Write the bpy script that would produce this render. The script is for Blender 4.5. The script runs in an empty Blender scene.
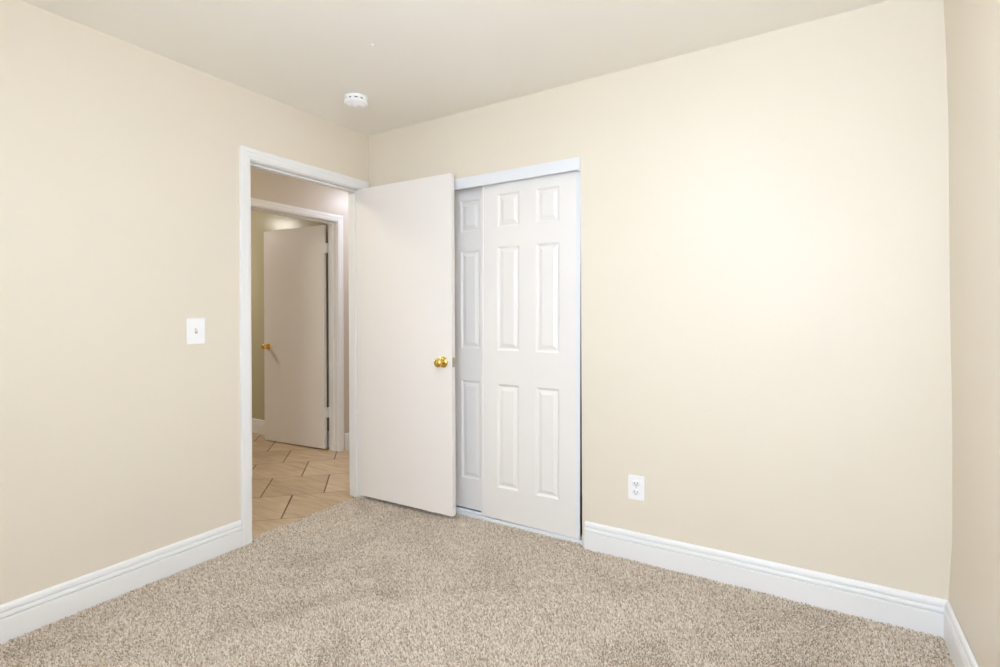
import bpy, bmesh, math, random
import numpy as np
from mathutils import Vector, Matrix

random.seed(7)
rng = np.random.default_rng(11)
scn = bpy.context.scene
COL = scn.collection

# ------------------------------------------------------------------ camera
cam_d = bpy.data.cameras.new('camera')
cam = bpy.data.objects.new('camera', cam_d)
COL.objects.link(cam)
cam_d.sensor_fit = 'HORIZONTAL'
cam_d.sensor_width = 36.0
cam_d.lens = 36.0 * 517.73 / 1000.0
cam_d.shift_y = -(333.5 - 315.138) / 1000.0
cam_d.clip_start = 0.02
cam.matrix_world = (Matrix.Translation((2.6263, -2.5366, 1.2134))
                    @ Matrix.Rotation(0.5558, 4, 'Z')
                    @ Matrix.Rotation(math.pi / 2, 4, 'X')
                    @ Matrix.Rotation(-0.0052, 4, 'Z'))
scn.camera = cam

# ------------------------------------------------------------------ world, exposure
W_SKY = 1.0
world = bpy.data.worlds.new('world')
scn.world = world
world.use_nodes = True
wn = world.node_tree
bg = wn.nodes['Background']
sky = wn.nodes.new('ShaderNodeTexSky')
sky.sky_type = 'HOSEK_WILKIE'
sky.turbidity = 3.0
sky.sun_direction = (-0.6, 0.3, 0.74)
wn.links.new(sky.outputs['Color'], bg.inputs['Color'])
bg.inputs['Strength'].default_value = W_SKY
scn.view_settings.view_transform = 'Standard'
scn.view_settings.look = 'None'
scn.view_settings.gamma = 1.0
scn.view_settings.use_curve_mapping = False
scn.view_settings.exposure = 0.0
scn.cycles.max_bounces = 14
scn.cycles.diffuse_bounces = 10

# ------------------------------------------------------------------ daylight through the windows (large area lights outside)
DAY = (0.69, 0.81, 1.0)


def area(name, loc, rot, sx, sy, power, col):
    d = bpy.data.lights.new(name, 'AREA')
    d.shape = 'RECTANGLE'
    d.size, d.size_y = sx, sy
    d.energy = power
    d.color = col
    o = bpy.data.objects.new(name, d)
    o.location = loc
    o.rotation_euler = rot
    COL.objects.link(o)
    return o

RW = 3.03           # room width (x of the right wall)
RS = -3.25          # y of the wall behind the camera
H = 2.44            # ceiling
WIN_F = (1.80, 2.92, 0.95, 2.20)       # x0,x1,z0,z1 in the wall behind the camera
P_F = 73.0
area('daylight_front', ((WIN_F[0] + WIN_F[1]) / 2, RS - 0.22, (WIN_F[2] + WIN_F[3]) / 2), (math.pi / 2, 0, 0),
     WIN_F[1] - WIN_F[0], WIN_F[3] - WIN_F[2], P_F, DAY)


# ================================================================== helpers
def lin(r, g, b):
    f = lambda c: (c / 255) / 12.92 if c / 255 <= 0.04045 else (((c / 255) + 0.055) / 1.055) ** 2.4
    return (f(r), f(g), f(b), 1.0)


def new_mat(name):
    m = bpy.data.materials.new(name)
    m.use_nodes = True
    nt = m.node_tree
    return m, nt, nt.nodes['Principled BSDF']


def N(nt, typ, **kw):
    n = nt.nodes.new(typ)
    for k, v in kw.items():
        if k in n.inputs:
            n.inputs[k].default_value = v
        else:
            setattr(n, k, v)
    return n


def pos(nt):
    return nt.nodes.new('ShaderNodeNewGeometry').outputs['Position']


def painted(name, rgb, rough=0.45, spec=0.4, bump=0.0, scale=90.0, var=0.02):
    """paint with a fine orange-peel texture and a slight unevenness of the colour"""
    m, nt, b = new_mat(name)
    P = pos(nt)
    c = lin(*rgb)
    n1 = N(nt, 'ShaderNodeTexNoise', Scale=1.7, Detail=3.0)
    nt.links.new(P, n1.inputs['Vector'])
    mix = nt.nodes.new('ShaderNodeMix')
    mix.data_type = 'RGBA'
    mix.inputs['A'].default_value = tuple(x * (1 - var) for x in c[:3]) + (1,)
    mix.inputs['B'].default_value = tuple(min(1, x * (1 + var)) for x in c[:3]) + (1,)
    nt.links.new(n1.outputs['Fac'], mix.inputs['Factor'])
    nt.links.new(mix.outputs['Result'], b.inputs['Base Color'])
    b.inputs['Roughness'].default_value = rough
    b.inputs['Specular IOR Level'].default_value = spec
    if bump:
        n2 = N(nt, 'ShaderNodeTexNoise', Scale=scale, Detail=2.0)
        nt.links.new(P, n2.inputs['Vector'])
        bp = N(nt, 'ShaderNodeBump', Strength=bump, Distance=0.002)
        nt.links.new(n2.outputs['Fac'], bp.inputs['Height'])
        nt.links.new(bp.outputs['Normal'], b.inputs['Normal'])
    return m


def metal(name, rgb, rough):
    m, nt, b = new_mat(name)
    b.inputs['Metallic'].default_value = 1.0
    b.inputs['Base Color'].default_value = lin(*rgb)
    n1 = N(nt, 'ShaderNodeTexNoise', Scale=60.0)
    nt.links.new(pos(nt), n1.inputs['Vector'])
    mr = N(nt, 'ShaderNodeMapRange')
    mr.inputs['To Min'].default_value = rough * 0.8
    mr.inputs['To Max'].default_value = rough * 1.25
    nt.links.new(n1.outputs['Fac'], mr.inputs['Value'])
    nt.links.new(mr.outputs['Result'], b.inputs['Roughness'])
    return m


M = {}
M['wall'] = painted('beige_wall_paint', (227, 218, 203), 0.42, 0.33, 0.25, 95)
M['ceiling'] = painted('ceiling_paint', (247, 244, 238), 0.6, 0.25, 0.3, 70)
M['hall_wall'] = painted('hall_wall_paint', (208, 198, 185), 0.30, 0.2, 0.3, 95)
M['far_wall'] = painted('olive_wall_paint', (190, 184, 156), 0.2, 0.08, 0.3, 95)
M['trim'] = painted('white_trim_paint', (237, 237, 238), 0.35, 0.45, 0.03, 40, 0.008)
M['door'] = painted('white_door_paint', (239, 235, 233), 0.42, 0.4, 0.06, 60, 0.01)
M['closet'] = painted('white_moulded_door_paint', (235, 232, 230), 0.38, 0.42, 0.04, 60, 0.008)
M['track'] = painted('white_enamelled_metal', (230, 233, 239), 0.28, 0.5, 0.0, 40, 0.006)
M['plastic'] = painted('white_plastic', (246, 246, 248), 0.3, 0.5, 0.0, 40, 0.004)
M['slot'] = painted('dark_slot', (105, 102, 100), 0.6, 0.2, 0.0, 40, 0.02)
M['shade_plastic'] = painted('slot_shade_plastic', (176, 176, 180), 0.4, 0.4, 0.0, 40, 0.01)  # grey puts the shade around the switch toggle into colour
M['receptacle'] = painted('pale_grey_plastic', (236, 235, 236), 0.35, 0.4, 0.0, 40, 0.01)
M['dark_inside'] = painted('unlit_closet_paint', (150, 140, 125), 0.8, 0.2, 0.0, 40, 0.02)  # darkness of the closed closet put into the paint colour
M['brass'] = metal('polished_brass', (236, 204, 120), 0.10)
M['steel'] = metal('brushed_steel', (190, 186, 178), 0.3)


def link_obj(name, me, mat, parent=None):
    o = bpy.data.objects.new(name, me)
    COL.objects.link(o)
    if mat is not None:
        me.materials.append(mat)
    if parent is not None:
        o.parent = parent
    return o


def tag(o, label=None, cat=None, group=None, kind=None):
    if label: o['label'] = label
    if cat: o['category'] = cat
    if group: o['group'] = group
    if kind: o['kind'] = kind
    return o


def empty(name, loc, rz=0.0, ry=0.0):
    o = bpy.data.objects.new(name, None)
    COL.objects.link(o)
    o.location = loc
    o.rotation_euler = (0, ry, rz)
    o.empty_display_size = 0.1
    return o


class MB:
    """a bmesh that collects boxes, sweeps and lathes and becomes ONE mesh object"""
    def __init__(self):
        self.bm = bmesh.new()

    def box(self, x0, x1, y0, y1, z0, z1, bev=0.0, seg=2):
        t = bmesh.new()
        bmesh.ops.create_cube(t, size=1.0)
        for v in t.verts:
            v.co = Vector(((x0 + x1) / 2 + v.co.x * (x1 - x0), (y0 + y1) / 2 + v.co.y * (y1 - y0), (z0 + z1) / 2 + v.co.z * (z1 - z0)))
        if bev:
            bmesh.ops.bevel(t, geom=t.edges[:], offset=bev, segments=seg, affect='EDGES', profile=0.5)
        self._add(t)
        return self

    def _add(self, t, mtx=None):
        if mtx is not None:
            bmesh.ops.transform(t, matrix=mtx, verts=t.verts)
        me = bpy.data.meshes.new('tmp')
        t.to_mesh(me)
        t.free()
        self.bm.from_mesh(me)
        bpy.data.meshes.remove(me)

    def lathe(self, prof, seg=32, mtx=None):
        """profile [(radius, height)...] turned about z"""
        t = bmesh.new()
        rings = []
        for r, h in prof:
            if r < 1e-6:
                rings.append([t.verts.new((0, 0, h))])
            else:
                rings.append([t.verts.new((r * math.cos(2 * math.pi * k / seg), r * math.sin(2 * math.pi * k / seg), h)) for k in range(seg)])
        for a, b in zip(rings, rings[1:]):
            for k in range(seg):
                k2 = (k + 1) % seg
                if len(a) == 1 and len(b) == 1: continue
                if len(a) == 1: t.faces.new((a[0], b[k], b[k2]))
                elif len(b) == 1: t.faces.new((a[k], b[0], a[k2]))
                else: t.faces.new((a[k], b[k], b[k2], a[k2]))
        for f in t.faces: f.smooth = True
        bmesh.ops.recalc_face_normals(t, faces=t.faces)
        self._add(t, mtx)
        return self

    def sweep(self, prof, path):
        """closed profile [(a, b)...] carried along path [(P, A, B)...]; vertex = P + a*A + b*B (A and B hold the mitre)"""
        t = bmesh.new()
        rings = [[t.verts.new(Vector(P) + a * Vector(A) + b * Vector(B)) for a, b in prof] for P, A, B in path]
        n = len(prof)
        for r, s in zip(rings, rings[1:]):
            for k in range(n):
                t.faces.new((r[k], r[(k + 1) % n], s[(k + 1) % n], s[k]))
        t.faces.new(rings[0][::-1])
        t.faces.new(rings[-1])
        bmesh.ops.recalc_face_normals(t, faces=t.faces)
        self._add(t)
        return self

    def build(self, name, mat, parent=None, smooth=False):
        me = bpy.data.meshes.new(name)
        bmesh.ops.recalc_face_normals(self.bm, faces=self.bm.faces)
        self.bm.to_mesh(me)
        self.bm.free()
        if smooth:
            for p in me.polygons: p.use_smooth = True
        return link_obj(name, me, mat, parent)


def structure(o, label=None):
    o['kind'] = 'structure'
    if label: o['label'] = label
    return o


T = 0.115        # wall thickness
HX = -1.09       # face of the wall across the hall
FZ = -0.012      # subfloor / tile level

# ================================================================== room shell
# left wall with the doorway: opening y -0.874..-0.059, head at 2.075
DO0, DO1, DOZ = -0.883, -0.059, 2.075
b = MB()
b.box(-T, 0, RS - T, DO0, FZ, H)
b.box(-T, 0, DO1, 2.6, FZ, H)
b.box(-T, 0, DO0, DO1, DOZ, H)
wall_left = structure(b.build('wall_left', M['wall']), 'beige wall on the left with the open doorway')
# hall side skin is the same wall

# back wall with the closet opening x 0.331..1.551, head at 2.044
CX0, CX1, CZ = 0.331, 1.553, 2.044
b = MB()
b.box(0, CX0, 0, T, FZ, H)
b.box(CX1, RW + 0.35, 0, T, FZ, H)
b.box(CX0, CX1, 0, T, CZ, H)
wall_back = structure(b.build('wall_back', M['wall']), 'beige back wall with the closet opening and the outlet')

# right wall: plaster grid that bulges a little along the corner
tab_z = np.array([-0.02, 0.135, 0.211, 0.363, 0.70, 0.962, 1.224, 1.524, 1.823, 1.936, 2.162, 2.39, 2.44])
tab_x = np.array([3.026, 3.026, 3.030, 3.0385, 3.040, 3.0385, 3.035, 3.034, 3.034, 3.033, 3.029, 3.021, 3.019])


def right_x(y, z):
    return RW + (np.interp(z, tab_z, tab_x) - RW) * math.exp(y / 0.12)


bm = bmesh.new()
ys = [0.002, -0.03, -0.06, -0.10, -0.15, -0.22, -0.32, -0.5, -0.9, -1.7, -2.6, RS]
zs = sorted(set([FZ, 0.07, 0.14, 0.18, 0.22, 0.28, 0.34, 0.42, 0.5, 0.6, 0.7, 0.83, 0.96, 1.1, 1.22, 1.37, 1.52, 1.67, 1.82, 1.93, 2.08, 2.2, 2.3, 2.39, H]))
g = {}
for i, y in enumerate(ys):
    for j, z in enumerate(zs):
        g[i, j] = bm.verts.new((right_x(y, z), y, z))
        g[i, j, 1] = bm.verts.new((RW + 0.14, y, z))
for i in range(len(ys) - 1):
    for j in range(len(zs) - 1):
        f = bm.faces.new((g[i, j], g[i + 1, j], g[i + 1, j + 1], g[i, j + 1]))
        f.smooth = True
        bm.faces.new((g[i, j, 1], g[i, j + 1, 1], g[i + 1, j + 1, 1], g[i + 1, j, 1]))
me = bpy.data.meshes.new('wall_right')
bm.to_mesh(me)
bm.free()
structure(link_obj('wall_right', me, M['wall']), 'narrow strip of beige wall at the right edge')

# wall behind the camera with a window opening
b = MB()
b.box(-T, WIN_F[0], RS - T, RS, FZ, H)
b.box(WIN_F[1], RW + 0.35, RS - T, RS, FZ, H)
b.box(WIN_F[0], WIN_F[1], RS - T, RS, FZ, WIN_F[2])
b.box(WIN_F[0], WIN_F[1], RS - T, RS, WIN_F[3], H)
structure(b.build('wall_front', M['wall']))

# ceiling over the room (with a tiny plaster drip), hall and far room
b = MB()
b.box(-4.7, RW + 0.35, RS - T, 2.7, H, H + 0.08)
b.lathe([(0.0, H - 0.007), (0.003, H - 0.006), (0.006, H - 0.002), (0.015, H + 0.001)], 10, Matrix.Translation((0.905, -0.85, 0)))
structure(b.build('ceiling', M['ceiling']), 'off-white textured ceiling')

# hall wall (across the doorway) with the second doorway: opening y -0.135..0.676, head 2.075
HO0, HO1 = -0.186, 0.676
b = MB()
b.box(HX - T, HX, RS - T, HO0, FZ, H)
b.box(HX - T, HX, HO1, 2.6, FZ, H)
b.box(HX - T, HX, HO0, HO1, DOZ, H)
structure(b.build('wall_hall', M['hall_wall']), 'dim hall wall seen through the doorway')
b = MB()
b.box(HX - T, 0, 2.6, 2.7, FZ, H)
structure(b.build('wall_hall_end', M['hall_wall']))
b = MB()
b.box(HX - T, -T, RS - T - 0.1, RS - T, FZ, H)
structure(b.build('wall_hall_near', M['hall_wall']))
# far room
FWY = 0.738
b = MB()
b.box(-4.7, HX - T, FWY, FWY + 0.1, FZ, H)
structure(b.build('wall_far', M['far_wall']), 'olive wall of the far room beyond the hall door')
b = MB()
b.box(-4.7, -4.6, -2.6, FWY, FZ, H)
structure(b.build('wall_far_left', M['far_wall']))
b = MB()
b.box(-4.7, HX - T, -2.7, -2.6, FZ, H)
structure(b.build('wall_far_near', M['far_wall']))

# closet shell behind the sliding doors
b = MB()
b.box(0.0, 1.75, 0.72, 0.8, FZ, H)
b.box(-0.001, 0.05, T, 0.72, FZ, H)
b.box(1.7, 1.75, T, 0.72, FZ, H)
structure(b.build('wall_closet', M['dark_inside']))

# ------------------------------------------------------------------ floors
# carpet backing
m, nt, bs = new_mat('carpet_backing')
P = pos(nt)
n1 = N(nt, 'ShaderNodeTexNoise', Scale=220.0, Detail=2.0)
nt.links.new(P, n1.inputs['Vector'])
cr = nt.nodes.new('ShaderNodeValToRGB')
cr.color_ramp.elements[0].position = 0.35
cr.color_ramp.elements[0].color = lin(150, 132, 110)
cr.color_ramp.elements[1].position = 0.65
cr.color_ramp.elements[1].color = lin(196, 180, 158)
nt.links.new(n1.outputs['Fac'], cr.inputs['Fac'])
nt.links.new(cr.outputs['Color'], bs.inputs['Base Color'])
bs.inputs['Roughness'].default_value = 1.0
bs.inputs['Specular IOR Level'].default_value = 0.05
M['backing'] = m
b = MB()
b.box(-0.043, RW + 0.35, RS - T, 0.72, FZ - 0.06, FZ + 0.002)
floor = structure(b.build('floor', m), 'carpeted bedroom floor')

# tiled floor of the hall and far room: square tiles laid diagonally in half-bond
m, nt, bs = new_mat('tan_floor_tile')
P = pos(nt)
mp = N(nt, 'ShaderNodeMapping')
mp.inputs['Rotation'].default_value = (0, 0, -math.radians(45))
nt.links.new(P, mp.inputs['Vector'])
sep = nt.nodes.new('ShaderNodeSeparateXYZ')
nt.links.new(mp.outputs['Vector'], sep.inputs['Vector'])


def math_node(nt, op, a, bval=None, c=None):
    n = nt.nodes.new('ShaderNodeMath')
    n.operation = op
    for i, v in enumerate((a, bval, c)):
        if v is None: continue
        if isinstance(v, (int, float)): n.inputs[i].default_value = v
        else: nt.links.new(v, n.inputs[i])
    return n.outputs[0]


TW = 0.41
RH = 0.425
vv = math_node(nt, 'DIVIDE', math_node(nt, 'ADD', sep.outputs['Y'], 0.297 + 10 * RH), RH)
row = math_node(nt, 'FLOOR', vv)
odd = math_node(nt, 'MODULO', row, 2.0)
uu = math_node(nt, 'DIVIDE', math_node(nt, 'ADD', sep.outputs['X'], 0.52 + 20 * TW), TW)
uu = math_node(nt, 'ADD', uu, math_node(nt, 'MULTIPLY', odd, 0.5))
fu = math_node(nt, 'MULTIPLY', math_node(nt, 'PINGPONG', uu, 0.5), TW)     # distance to the cross joints
fv = math_node(nt, 'MULTIPLY', math_node(nt, 'PINGPONG', vv, 0.5), RH)     # distance to the row joints
ju = math_node(nt, 'LESS_THAN', fu, 0.0050)
jv = math_node(nt, 'LESS_THAN', fv, 0.0034)
tid = nt.nodes.new('ShaderNodeCombineXYZ')
nt.links.new(math_node(nt, 'FLOOR', uu), tid.inputs['X'])
nt.links.new(row, tid.inputs['Y'])
wnz = N(nt, 'ShaderNodeTexWhiteNoise', noise_dimensions='3D')
nt.links.new(tid.outputs['Vector'], wnz.inputs['Vector'])
st = N(nt, 'ShaderNodeTexNoise', Scale=5.0, Detail=5.0, Distortion=0.8)
mp2 = N(nt, 'ShaderNodeMapping')
mp2.inputs['Rotation'].default_value = (0, 0, -math.radians(45))
mp2.inputs['Scale'].default_value = (0.8, 5.0, 1)
nt.links.new(P, mp2.inputs['Vector'])
nt.links.new(mp2.outputs['Vector'], st.inputs['Vector'])
fac = math_node(nt, 'ADD', math_node(nt, 'MULTIPLY', st.outputs['Fac'], 0.75), math_node(nt, 'MULTIPLY', wnz.outputs['Value'], 0.25))
cr = nt.nodes.new('ShaderNodeValToRGB')
cr.color_ramp.elements[0].position = 0.25
cr.color_ramp.elements[0].color = lin(172, 146, 116)
cr.color_ramp.elements[1].position = 0.8
cr.color_ramp.elements[1].color = lin(216, 196, 168)
nt.links.new(fac, cr.inputs['Fac'])


def mixc(nt, fac, a, bcol):
    n = nt.nodes.new('ShaderNodeMix')
    n.data_type = 'RGBA'
    nt.links.new(fac, n.inputs['Factor'])
    for k, v in (('A', a), ('B', bcol)):
        if isinstance(v, tuple): n.inputs[k].default_value = v
        else: nt.links.new(v, n.inputs[k])
    return n.outputs['Result']


c1 = mixc(nt, jv, cr.outputs['Color'], lin(150, 122, 92))
c2 = mixc(nt, ju, c1, lin(104, 80, 58))
nt.links.new(c2, bs.inputs['Base Color'])
bs.inputs['Roughness'].default_value = 0.42
hgt = math_node(nt, 'SUBTRACT', 1.0, math_node(nt, 'MAXIMUM', ju, jv))
bp = N(nt, 'ShaderNodeBump', Strength=0.4, Distance=0.003)
nt.links.new(hgt, bp.inputs['Height'])
nt.links.new(bp.outputs['Normal'], bs.inputs['Normal'])
M['tile'] = m
b = MB()
b.box(-4.7, -0.043, RS - T, 2.7, FZ - 0.06, FZ)
structure(b.build('floor_hall', m), 'tan square tiles laid diagonally in the hall')

# ------------------------------------------------------------------ carpet pile (real tufts)
def make_carpet():
    parts = []

    def field(x, y):
        """slow swirls: how the pile was last brushed or trodden"""
        u = x + .22 * np.sin(3.1 * y + .4) + .10 * np.sin(8.3 * y - 2.7 * x)
        v = y + .20 * np.sin(2.7 * x + 1.9) + .09 * np.sin(9.1 * x + 3.3 * y)
        a = (.45 * np.sin(3.1 * u + 1.7 * v + .7) + .6 * np.sin(7.3 * u - 5.9 * v + 2.0) + .6 * np.sin(6.1 * u + 8.7 * v + 1.1)
             + .65 * np.sin(15.0 * u - 6.0 * v + .3) + .65 * np.sin(5.0 * u + 17.0 * v + 2.2) + .4 * np.sin(29.0 * u + 13.0 * v) + .4 * np.sin(-17.0 * u + 31.0 * v))
        return a

    for (x0, x1, y0, y1, s) in ((-0.036, 3.022, -2.30, 0.0, 0.0056), (-0.0, 3.022, RS, -2.30, 0.011), (CX0, CX1, 0.0, 0.045, 0.0056)):
        nx, ny = int((x1 - x0) / s), int((y1 - y0) / s)
        gx, gy = np.meshgrid(x0 + (np.arange(nx) + .5) * s, y0 + (np.arange(ny) + .5) * s)
        gx, gy = gx.ravel(), gy.ravel()
        gx = gx + rng.uniform(-.45, .45, gx.size) * s
        gy = gy + rng.uniform(-.45, .45, gy.size) * s
        keep = (gx > 0.017) | ((gy > -0.85) & (gy < -0.084))      # under the wall and casing: none
        keep &= (gy < -0.016) | ((gx > CX0 + .01) & (gx < CX1 - .01))
        parts.append(np.stack([gx[keep], gy[keep], np.full(keep.sum(), s)], 1))
    Q = np.concatenate(parts)
    n = len(Q)
    f = field(Q[:, 0], Q[:, 1])
    ang = rng.uniform(0, 2 * math.pi, n)
    base_dir = math.radians(215) + 0.9 * f
    lean = 0.0030 + 0.0024 * np.clip(f, -1.5, 1.5)
    tipx = Q[:, 0] + lean * np.cos(base_dir) + rng.normal(0, .0018, n)
    tipy = Q[:, 1] + lean * np.sin(base_dir) + rng.normal(0, .0018, n)
    hh = rng.uniform(.0085, .0145, n) - 0.0006 * f
    w = Q[:, 2] * rng.uniform(.42, .62, n)
    V = np.zeros((n, 7, 3))
    for k in range(3):
        a = ang + 2 * math.pi * k / 3
        V[:, k, 0] = Q[:, 0] + w * .75 * np.cos(a)
        V[:, k, 1] = Q[:, 1] + w * .75 * np.sin(a)
        V[:, k, 2] = FZ
        V[:, 3 + k, 0] = .35 * Q[:, 0] + .65 * tipx + w * np.cos(a + .5)
        V[:, 3 + k, 1] = .35 * Q[:, 1] + .65 * tipy + w * np.sin(a + .5)
        V[:, 3 + k, 2] = FZ + hh * .72
    V[:, 6, 0], V[:, 6, 1], V[:, 6, 2] = tipx, tipy, FZ + hh
    tri = np.array([[0, 1, 4], [0, 4, 3], [1, 2, 5], [1, 5, 4], [2, 0, 3], [2, 3, 5], [3, 4, 6], [4, 5, 6], [5, 3, 6]])
    F = (tri[None] + 7 * np.arange(n)[:, None, None]).reshape(-1)
    me = bpy.data.meshes.new('carpet')
    me.vertices.add(n * 7)
    me.vertices.foreach_set('co', V.reshape(-1).astype(np.float32))
    nf = n * 9
    me.loops.add(nf * 3)
    me.loops.foreach_set('vertex_index', F.astype(np.int32))
    me.polygons.add(nf)
    me.polygons.foreach_set('loop_start', (np.arange(nf) * 3).astype(np.int32))
    me.polygons.foreach_set('loop_total', np.full(nf, 3, np.int32))
    me.update()
    me.validate()
    return me


m, nt, bs = new_mat('beige_frieze_yarn')
gi = nt.nodes.new('ShaderNodeNewGeometry')
cr = nt.nodes.new('ShaderNodeValToRGB')
els = cr.color_ramp.elements
els[0].position, els[0].color = 0.0, lin(172, 153, 135)
els[1].position, els[1].color = 1.0, lin(250, 241, 231)
for p_, c_ in ((0.2, (205, 188, 169)), (0.5, (223, 209, 192)), (0.8, (236, 225, 211))):
    e = els.new(p_)
    e.color = lin(*c_)
nt.links.new(gi.outputs['Random Per Island'], cr.inputs['Fac'])
nt.links.new(cr.outputs['Color'], bs.inputs['Base Color'])
bs.inputs['Roughness'].default_value = 0.95
bs.inputs['Specular IOR Level'].default_value = 0.1
carpet = link_obj('carpet', make_carpet(), m)
tag(carpet, 'speckled beige cut pile carpet covering the bedroom floor', 'carpet', kind='stuff')

# ================================================================== baseboards (stepped profile)
BH = 0.134
BASE = [(0, FZ), (0.0165, FZ), (0.0165, 0.080), (0.0155, 0.0835), (0.0060, 0.0845), (0.0060, 0.0888), (0.0150, 0.0900), (0.0155, 0.094), (0.0135, 0.102),
        (0.0120, 0.1045), (0.0040, 0.1055), (0.0040, 0.1098), (0.0110, 0.1110), (0.0110, 0.118), (0.0085, 0.127), (0.004, 0.1325), (0, BH)]
Z = (0, 0, 1)


def board(name, pts, label=None):
    """pts: [(x, y, ax, ay)...], ax/ay = mitred thickness direction"""
    b = MB()
    b.sweep(BASE, [((x, y, 0), (ax, ay, 0), Z) for x, y, ax, ay in pts])
    return structure(b.build(name, M['trim']), label)


board('baseboard_left', [(0, -0.930, 1, 0), (0, RS, 1, 1)], 'white stepped baseboard along the left wall')
board('baseboard_back', [(1.570, 0, 0, -1), (3.026, 0, -1, -1)], 'white stepped baseboard along the back wall')
board('baseboard_right', [(3.026, 0, -1, -1), (RW, -0.6, -1, 0), (RW, RS, -1, 1)], 'white stepped baseboard along the right wall')
board('baseboard_front', [(0, RS, 1, 1), (RW, RS, -1, 1)])
board('baseboard_hall', [(HX, 0.735, 1, 0), (HX, 2.6, 1, -1)], 'white baseboard on the hall wall beside the second doorway')
board('baseboard_hall_near', [(HX, -0.235, 1, 0), (HX, RS - T, 1, 1)])
board('baseboard_far', [(HX - T - 0.03, FWY, 0, -1), (-4.6, FWY, 1, -1)], 'white baseboard in the far room behind the hall door')

# ================================================================== door frames (jamb, stop and moulded casing)
# casing profile: a = distance out from the jamb edge, b = thickness off the wall
CAS = [(0.0, 0), (0.0, 0.008), (0.003, 0.0105), (0.012, 0.0115), (0.0135, 0.0135), (0.020, 0.0145), (0.034, 0.0150), (0.0355, 0.0168),
       (0.050, 0.0175), (0.056, 0.0165), (0.059, 0.013), (0.060, 0.0)]


def casing(mb, xw, nx, y0, y1, zt, z0):
    X = (nx, 0, 0)
    mb.sweep(CAS, [((xw, y0, z0), (0, -1, 0), X), ((xw, y0, zt), (0, -1, 1), X), ((xw, y1, zt), (0, 1, 1), X), ((xw, y1, z0), (0, 1, 0), X)])


def door_frame(name, xa, xb, y0, y1, zt, stop_x, label, both_sides=True):
    """jambs at y0 / y1 (clear opening), head at zt, in a wall from xa to xb; door stop set at stop_x"""
    b = MB()
    j = 0.017
    z0 = FZ
    b.box(xa, xb, y0 - j, y0, z0, zt + j, 0.0015, 1)
    b.box(xa, xb, y1, y1 + j, z0, zt + j, 0.0015, 1)
    b.box(xa, xb, y0, y1, zt, zt + j, 0.0015, 1)
    s0, s1 = stop_x
    b.box(s0, s1, y0, y0 + 0.011, z0, zt, 0.002, 1)
    b.box(s0, s1, y1 - 0.011, y1, z0, zt, 0.002, 1)
    b.box(s0, s1, y0 + 0.011, y1 - 0.011, zt - 0.011, zt, 0.002, 1)
    if both_sides:
        casing(b, xa, -1, y0 - 0.005, y1 + 0.005, zt + 0.005, z0)
    casing(b, xb, 1, y0 - 0.005, y1 + 0.005, zt + 0.005, z0)
    return structure(b.build(name, M['trim']), label)


door_frame('trim_1', -T, 0.0, -0.865, -0.077, 2.058, (-0.076, -0.040), 'white moulded casing around the bedroom doorway')
door_frame('trim_2', HX - T, HX, -0.168, 0.658, 2.058, (HX - T + 0.040, HX - T + 0.076), 'white moulded casing around the doorway across the hall', False)


# ================================================================== hinged slab doors
def knob_set(parent, x, z, yf, yb):
    """brass knob with rose on both faces (yf < yb); local frame of the leaf"""
    for sgn, y in ((-1, yf), (1, yb)):
        mtx = Matrix.Translation((x, y, z)) @ Matrix.Rotation(math.pi / 2 * (1 if sgn < 0 else -1), 4, 'X')
        k = MB().lathe([(0.0, 0.068), (0.012, 0.0678), (0.0165, 0.066), (0.022, 0.0635), (0.0262, 0.058), (0.0275, 0.052), (0.0265, 0.045), (0.0225, 0.038), (0.0165, 0.033),
                        (0.0125, 0.029), (0.0115, 0.022), (0.012, 0.013), (0.0135, 0.009)], 40, mtx).build('knob', M['brass'], parent)
        k['label'] = 'round polished brass door knob'
        MB().lathe([(0.0135, 0.0125), (0.019, 0.012), (0.024, 0.0095), (0.0285, 0.006), (0.0325, 0.0035), (0.0335, 0.0)], 40, mtx).build('rose', M['brass'], k)


def slab_door(name, L, thick, loc, rz, z0, z1, mirror, latch_z, hinges, hinge_mat):
    """leaf from the pin: length along +x (local), thickness towards -y (local)"""
    root = empty(name, loc, rz)
    b = MB()
    b.box(0.003, L + 0.003, -thick, 0, z0, z1, 0.0022, 2)
    b.build('leaf', M['door'], root)
    kx = L + 0.003 - 0.062
    knob_set(root, kx, latch_z, -thick, 0)
    lp = MB().box(L + 0.0026, L + 0.0042, -thick / 2 - 0.0125, -thick / 2 + 0.0125, latch_z - 0.028, latch_z + 0.028, 0.0006, 1).build('latch_plate', M['steel'], root)
    lp['label'] = 'small steel latch plate on the door edge'
    MB().box(L + 0.004, L + 0.011, -thick / 2 - 0.006, -thick / 2 + 0.006, latch_z - 0.009, latch_z + 0.009, 0.003, 2).build('latch_bolt', M['steel'], lp)
    for hz in hinges:
        b = MB()
        b.lathe([(0.0, -0.046), (0.0055, -0.0455), (0.006, -0.044), (0.006, 0.044), (0.0055, 0.0455), (0.0, 0.048)], 14, Matrix.Translation((0, 0.004, hz)))
        h_ = b.build('hinge', hinge_mat, root)
        MB().box(0.0012, 0.0035, -0.030, 0.002, hz - 0.044, hz + 0.044, 0.0004, 1).build('hinge_plate', hinge_mat, h_)
    return root


d1 = slab_door('door_1', 0.762, 0.035, (0.008, -0.0785, 0), math.radians(1.4), 0.026, 2.053, False, 0.935, (0.25, 1.03, 1.83), M['trim'])
tag(d1, 'flat white door with brass knob, swung open against the closet', 'door', kind='structure')
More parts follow.
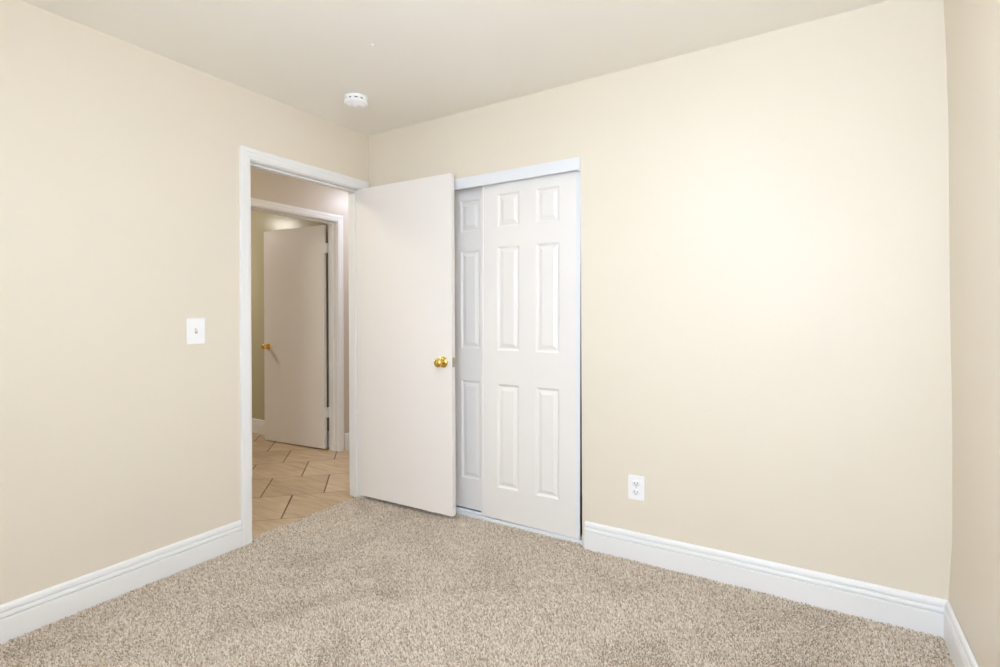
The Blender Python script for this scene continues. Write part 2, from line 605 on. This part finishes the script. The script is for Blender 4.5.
# hall door: opens away into the far room, so its leaf runs along -x (mirrored leaf built along +x, turned about)
def hall_door():
    root = empty('door_2', (HX - T - 0.012, 0.6655, 0), math.radians(4.6))
    L, th, z0, z1 = 0.81, 0.035, 0.0, 2.046
    MB().box(-L - 0.012, -0.021, -th, 0, z0, z1, 0.0022, 2).build('leaf', M['door'], root)
    knob_set(root, -L - 0.012 + 0.062, 0.918, -th, 0)
    for hz in (0.331, 1.834):
        h_ = MB().lathe([(0.0, -0.046), (0.0055, -0.0455), (0.006, -0.044), (0.006, 0.044), (0.0055, 0.0455), (0.0, 0.048)], 14, Matrix.Translation((0, 0.0, hz))).build('hinge', M['trim'], root)
        MB().box(-0.0225, 0.006, -0.0345, -0.006, hz - 0.045, hz + 0.045, 0.0006, 1).build('hinge_plate', M['trim'], h_)
    return root


d2 = hall_door()
tag(d2, 'flat white door across the hall, swung open into the far room', 'door', kind='structure')

# ================================================================== closet: sliding six-panel doors and their tracks
def closet_door(name, loc, ry, width, z0, z1, cols, rows, label, trims):
    root = empty(name, loc, 0, ry)
    th = 0.033
    xs = sorted({0.0, width, *[v for c in cols for v in c]})
    zs = sorted({z0, z1, *[v for r in rows for v in r]})
    bm = bmesh.new()
    fv = {(i, j): bm.verts.new((x, 0, z)) for i, x in enumerate(xs) for j, z in enumerate(zs)}
    is_panel = lambda i, j: (xs[i], xs[i + 1]) in cols and (zs[j], zs[j + 1]) in rows
    for i in range(len(xs) - 1):
        for j in range(len(zs) - 1):
            q = [fv[i, j], fv[i + 1, j], fv[i + 1, j + 1], fv[i, j + 1]]
            if not is_panel(i, j):
                bm.faces.new(q)
                continue
            # moulded ogee going down into the recess
            x0, x1, w0, w1 = xs[i], xs[i + 1], zs[j], zs[j + 1]
            prev = q
            for ins, dep in ((0.003, 0.0016), (0.008, 0.0075), (0.012, 0.009), (0.016, 0.009)):
                ring = [bm.verts.new(c) for c in ((x0 + ins, dep, w0 + ins), (x1 - ins, dep, w0 + ins), (x1 - ins, dep, w1 - ins), (x0 + ins, dep, w1 - ins))]
                for k in range(4):
                    bm.faces.new((prev[k], prev[(k + 1) % 4], ring[(k + 1) % 4], ring[k]))
                prev = ring
            bm.faces.new(prev)
    # edges and back
    back = [bm.verts.new(c) for c in ((0, th, z0), (width, th, z0), (width, th, z1), (0, th, z1))]
    bm.faces.new(back[::-1])
    nI, nJ = len(xs) - 1, len(zs) - 1
    bm.faces.new([fv[i, 0] for i in range(nI + 1)][::-1] + [back[0], back[1]])
    bm.faces.new([fv[i, nJ] for i in range(nI + 1)] + [back[2], back[3]])
    bm.faces.new([fv[0, j] for j in range(nJ + 1)] + [back[3], back[0]])
    bm.faces.new([fv[nI, j] for j in range(nJ + 1)][::-1] + [back[1], back[2]])
    bmesh.ops.recalc_face_normals(bm, faces=bm.faces)
    me = bpy.data.meshes.new('slab')
    bm.to_mesh(me)
    bm.free()
    link_obj('slab', me, M['closet'], root)
    # raised fields standing in the recesses
    for c in cols:
        for r in rows:
            bm = bmesh.new()
            prev = None
            for ins, dep in ((0.0165, 0.0095), (0.019, 0.0085), (0.034, 0.0030), (0.0365, 0.0014), (0.0385, 0.0010)):
                ring = [bm.verts.new(p) for p in ((c[0] + ins, dep, r[0] + ins), (c[1] - ins, dep, r[0] + ins), (c[1] - ins, dep, r[1] - ins), (c[0] + ins, dep, r[1] - ins))]
                if prev:
                    for k in range(4):
                        bm.faces.new((prev[k], prev[(k + 1) % 4], ring[(k + 1) % 4], ring[k]))
                else:
                    bm.faces.new(ring[::-1])
                prev = ring
            bm.faces.new(prev)
            bmesh.ops.recalc_face_normals(bm, faces=bm.faces)
            me = bpy.data.meshes.new('raised_panel')
            bm.to_mesh(me)
            bm.free()
            link_obj('raised_panel', me, M['closet'], root)
    for x0, x1 in trims:
        tm = M['track'] if x0 > 0.3 else M['closet']
        t = MB().box(x0, x1, -0.0022, 0.0018, z0 + 0.0005, z1 - 0.001, 0.0007, 1).build('edge_trim', tm, root)
        if x0 > 0.3:
            t['label'] = 'cool white metal edge trim'
    tag(root, label, 'closet door', 'sliding closet doors')
    return root


ROWS = ((0.205, 0.812), (1.008, 1.614), (1.728, 1.922))
DW = 0.634
front = closet_door('sliding_closet_door', (0.893, 0.030, 0.0), 0.008, DW - 0.022, 0.020, 2.000, ((0.112, 0.258), (0.366, 0.510)), ROWS,
                    'front white six-panel sliding closet door, nearest the outlet', ((-0.0015, 0.013), (DW - 0.027, DW)))
rear = closet_door('sliding_closet_door', (0.345, 0.076, 0.0), 0.0, DW, 0.022, 2.000, ((0.112, 0.256), (0.372, 0.516)), ROWS,
                   'rear white six-panel sliding closet door, mostly hidden behind the open door', ())

# head track: fascia with two roller channels behind it
b = MB()
b.box(CX0 + 0.001, CX1 - 0.001, -0.003, 0.004, 1.977, CZ - 0.001, 0.0012, 1)
b.box(CX0 + 0.001, CX1 - 0.001, 0.004, 0.112, CZ - 0.006, CZ - 0.001)
b.box(CX0 + 0.001, CX1 - 0.001, 0.066, 0.069, 2.008, CZ - 0.006)
tr = b.build('closet_head_track', M['track'])
tag(tr, 'white metal fascia track across the top of the closet opening', 'track')
# right end bracket of the fascia
e_ = MB().box(CX1 - 0.012, CX1 - 0.0015, -0.0045, 0.003, 1.968, CZ - 0.002, 0.001, 1).build('end_bracket', M['track'], tr)
# floor track
b = MB()
b.box(CX0 + 0.002, CX1 - 0.002, 0.022, 0.110, FZ, 0.006, 0.0015, 1)
b.box(CX0 + 0.002, CX1 - 0.002, 0.0235, 0.0265, 0.006, 0.016)
b.box(CX0 + 0.002, CX1 - 0.002, 0.066, 0.072, 0.006, 0.016)
tag(b.build('closet_floor_track', M['track']), 'white metal floor track under the sliding closet doors', 'track')

# ================================================================== light switch
sw = empty('light_switch', (0.0, -1.158, 1.143))
b = MB()
b.box(0.0, 0.0055, -0.043, 0.043, -0.064, 0.064, 0.0045, 3)
b.build('cover_plate', M['plastic'], sw)
b = MB()
b.box(0.0048, 0.0062, -0.0056, 0.0056, -0.0125, 0.0125)
b.build('toggle_slot', M['shade_plastic'], sw)
bm = bmesh.new()
t_ = MB()
t_.box(0.0, 0.019, -0.0045, 0.0045, -0.0055, 0.0055, 0.0018, 2)
tg = t_.build('toggle', M['plastic'], sw)
tg.location = (0.0015, 0, 0.001)
tg.rotation_euler = (0, -0.5, 0)
for dz in (0.030, -0.030):
    MB().lathe([(0.0, 0.0012), (0.0022, 0.0009), (0.0034, 0.0)], 14, Matrix.Translation((0.0055, 0, dz)) @ Matrix.Rotation(math.pi / 2, 4, 'Y')).build('screw', M['plastic'], sw)
tag(sw, 'white toggle light switch on the left wall beside the doorway', 'light switch')

# ================================================================== wall outlet
ol = empty('wall_outlet', (1.8425, 0.0, 0.355))
b = MB()
b.box(-0.0395, 0.0395, -0.0055, 0.0, -0.060, 0.060, 0.0045, 3)
b.build('cover_plate', M['plastic'], ol)
for dz in (0.0215, -0.0215):
    b = MB()
    b.lathe([(0.0, 0.0), (0.0192, 0.0), (0.0192, 0.0014), (0.0182, 0.0014), (0.0180, 0.0026), (0.0170, 0.0032), (0.0, 0.0032)], 28, Matrix.Translation((0, -0.0050, dz)) @ Matrix.Rotation(math.pi / 2, 4, 'X') @ Matrix.Diagonal((1, 0.82, 1, 1)))
    r_ = b.build('receptacle', M['receptacle'], ol)
    s_ = MB()
    s_.box(-0.0090, -0.0064, -0.0086, -0.0075, dz - 0.0022, dz + 0.0080)
    s_.box(0.0064, 0.0090, -0.0086, -0.0075, dz - 0.0015, dz + 0.0072)
    s_.lathe([(0.0, 0.0004), (0.0026, 0.0004), (0.0026, 0.0), ], 14, Matrix.Translation((0, -0.0080, dz - 0.0072)) @ Matrix.Rotation(math.pi / 2, 4, 'X'))
    s_.build('slot', M['slot'], r_)
MB().lathe([(0.0, 0.0012), (0.0022, 0.0009), (0.0034, 0.0)], 14, Matrix.Translation((0, -0.0055, 0)) @ Matrix.Rotation(math.pi / 2, 4, 'X')).build('screw', M['steel'], ol)
tag(ol, 'white duplex power outlet low on the back wall right of the closet', 'outlet')

# ================================================================== smoke detector
sd = empty('smoke_detector', (0.412, -0.492, H))
MB().lathe([(0.0, -0.0005), (0.060, -0.0005), (0.0625, -0.003), (0.0625, -0.008), (0.058, -0.0105), (0.0, -0.0105)], 48).build('base_plate', M['plastic'], sd)
MB().lathe([(0.050, -0.0095), (0.050, -0.0185)], 40).build('vent_ring', M['slot'], sd)
b = MB()
for k in range(10):
    a = 2 * math.pi * k / 10 + 0.2
    t = bmesh.new()
    bmesh.ops.create_cube(t, size=1.0)
    b._add(t, Matrix.Rotation(a, 4, 'Z') @ Matrix.Translation((0.0545, 0, -0.0143)) @ Matrix.Diagonal((0.011, 0.014, 0.0095, 1)))
b.build('vent_ribs', M['plastic'], sd)
MB().lathe([(0.0, -0.0180), (0.058, -0.0180), (0.0625, -0.0195), (0.0630, -0.0265), (0.0600, -0.0300), (0.050, -0.0320), (0.044, -0.0330), (0.0400, -0.0385), (0.034, -0.0400), (0.0, -0.0410)], 48).build('cover', M['plastic'], sd)
MB().lathe([(0.0, -0.0428), (0.008, -0.0426), (0.0092, -0.0415), (0.0092, -0.040)], 24, Matrix.Translation((0.008, -0.010, 0))).build('test_button', M['plastic'], sd)
for ch in sd.children: ch.scale.z = 1.3
tag(sd, 'round white smoke detector on the ceiling near the corner', 'smoke detector')


# ================================================================== dome lamps of the hall and the far room, plus two added fill lamps
def dome(name, x, y, power, col, label, drop=0.0):
    root = empty(name, (x, y, H))
    MB().lathe([(0.0, -0.001), (0.135, -0.001), (0.14, -0.006), (0.14, -0.020), (0.132, -0.024), (0.0, -0.024)], 40).build('base', M['plastic'], root)
    m, nt, bs = new_mat(name + '_glass')
    bs.inputs['Base Color'].default_value = (0.9, 0.9, 0.88, 1)
    bs.inputs['Emission Color'].default_value = col + (1,)
    bs.inputs['Emission Strength'].default_value = power
    if drop:      # added fill lamp: glass bowl hung on a short stem
        MB().lathe([(0.0, -0.02), (0.011, -0.02), (0.011, -drop - 0.01), (0.0, -drop - 0.01)], 16).build('stem', M['plastic'], root)
        MB().lathe([(0.0, -drop + 0.02), (0.10, -drop + 0.015), (0.165, -drop), (0.17, -drop - 0.02), (0.15, -drop - 0.06), (0.10, -drop - 0.09), (0.0, -drop - 0.105)], 40).build('fill_lamp_bowl', m, root)
    else:
        MB().lathe([(0.128, -0.024), (0.126, -0.045), (0.112, -0.070), (0.082, -0.092), (0.042, -0.103), (0.0, -0.106)], 40).build('glass_dome', m, root)
    tag(root, label, 'ceiling light')
    return root


dome('ceiling_light', -0.60, 1.16, 50.0, (0.78, 0.84, 1.0), 'lit glass dome light at the far end of the hall ceiling')
dome('ceiling_light', -0.60, -1.20, 42.0, (1.0, 0.93, 0.68), 'added unseen dome light filling the near end of the hall')  # added out of view to brighten the hall tiles and wall
dome('ceiling_light', -3.25, -0.20, 124.0, (1.0, 0.94, 0.86), 'lit glass dome light on the far room ceiling')
dome('ceiling_light', 2.02, -1.80, 44.0, (0.81, 0.93, 1.0), 'added unseen bowl light brightening the bedroom ceiling and walls', 0.24)  # added out of view to lift the bedroom ceiling and the back wall glow


# ================================================================== windows (out of the picture, they let the daylight in)
def glass_mat():
    m, nt, bs = new_mat('window_pane')
    out = nt.nodes['Material Output']
    tr_ = nt.nodes.new('ShaderNodeBsdfTransparent')
    gl = nt.nodes.new('ShaderNodeBsdfGlossy')
    gl.inputs['Roughness'].default_value = 0.02
    mx = nt.nodes.new('ShaderNodeMixShader')
    mx.inputs['Fac'].default_value = 0.06
    nt.links.new(tr_.outputs[0], mx.inputs[1])
    nt.links.new(gl.outputs[0], mx.inputs[2])
    nt.links.new(mx.outputs[0], out.inputs['Surface'])
    return m


M['glass'] = glass_mat()
x0, x1, z0, z1 = WIN_F
wf = empty('window_1', (0, 0, 0))
b = MB()
for q in ((x0, x0 + .04, z0, z1), (x1 - .04, x1, z0, z1), (x0 + .04, x1 - .04, z0, z0 + .04), (x0 + .04, x1 - .04, z1 - .04, z1), ((x0 + x1) / 2 - .02, (x0 + x1) / 2 + .02, z0 + .04, z1 - .04)):
    b.box(q[0], q[1], RS - .10, RS - .06, q[2], q[3], 0.002, 1)
b.build('window_frame', M['plastic'], wf)
MB().box(x0 + .03, x1 - .03, RS - .082, RS - .078, z0 + .03, z1 - .03).build('pane', M['glass'], wf)
structure(wf)
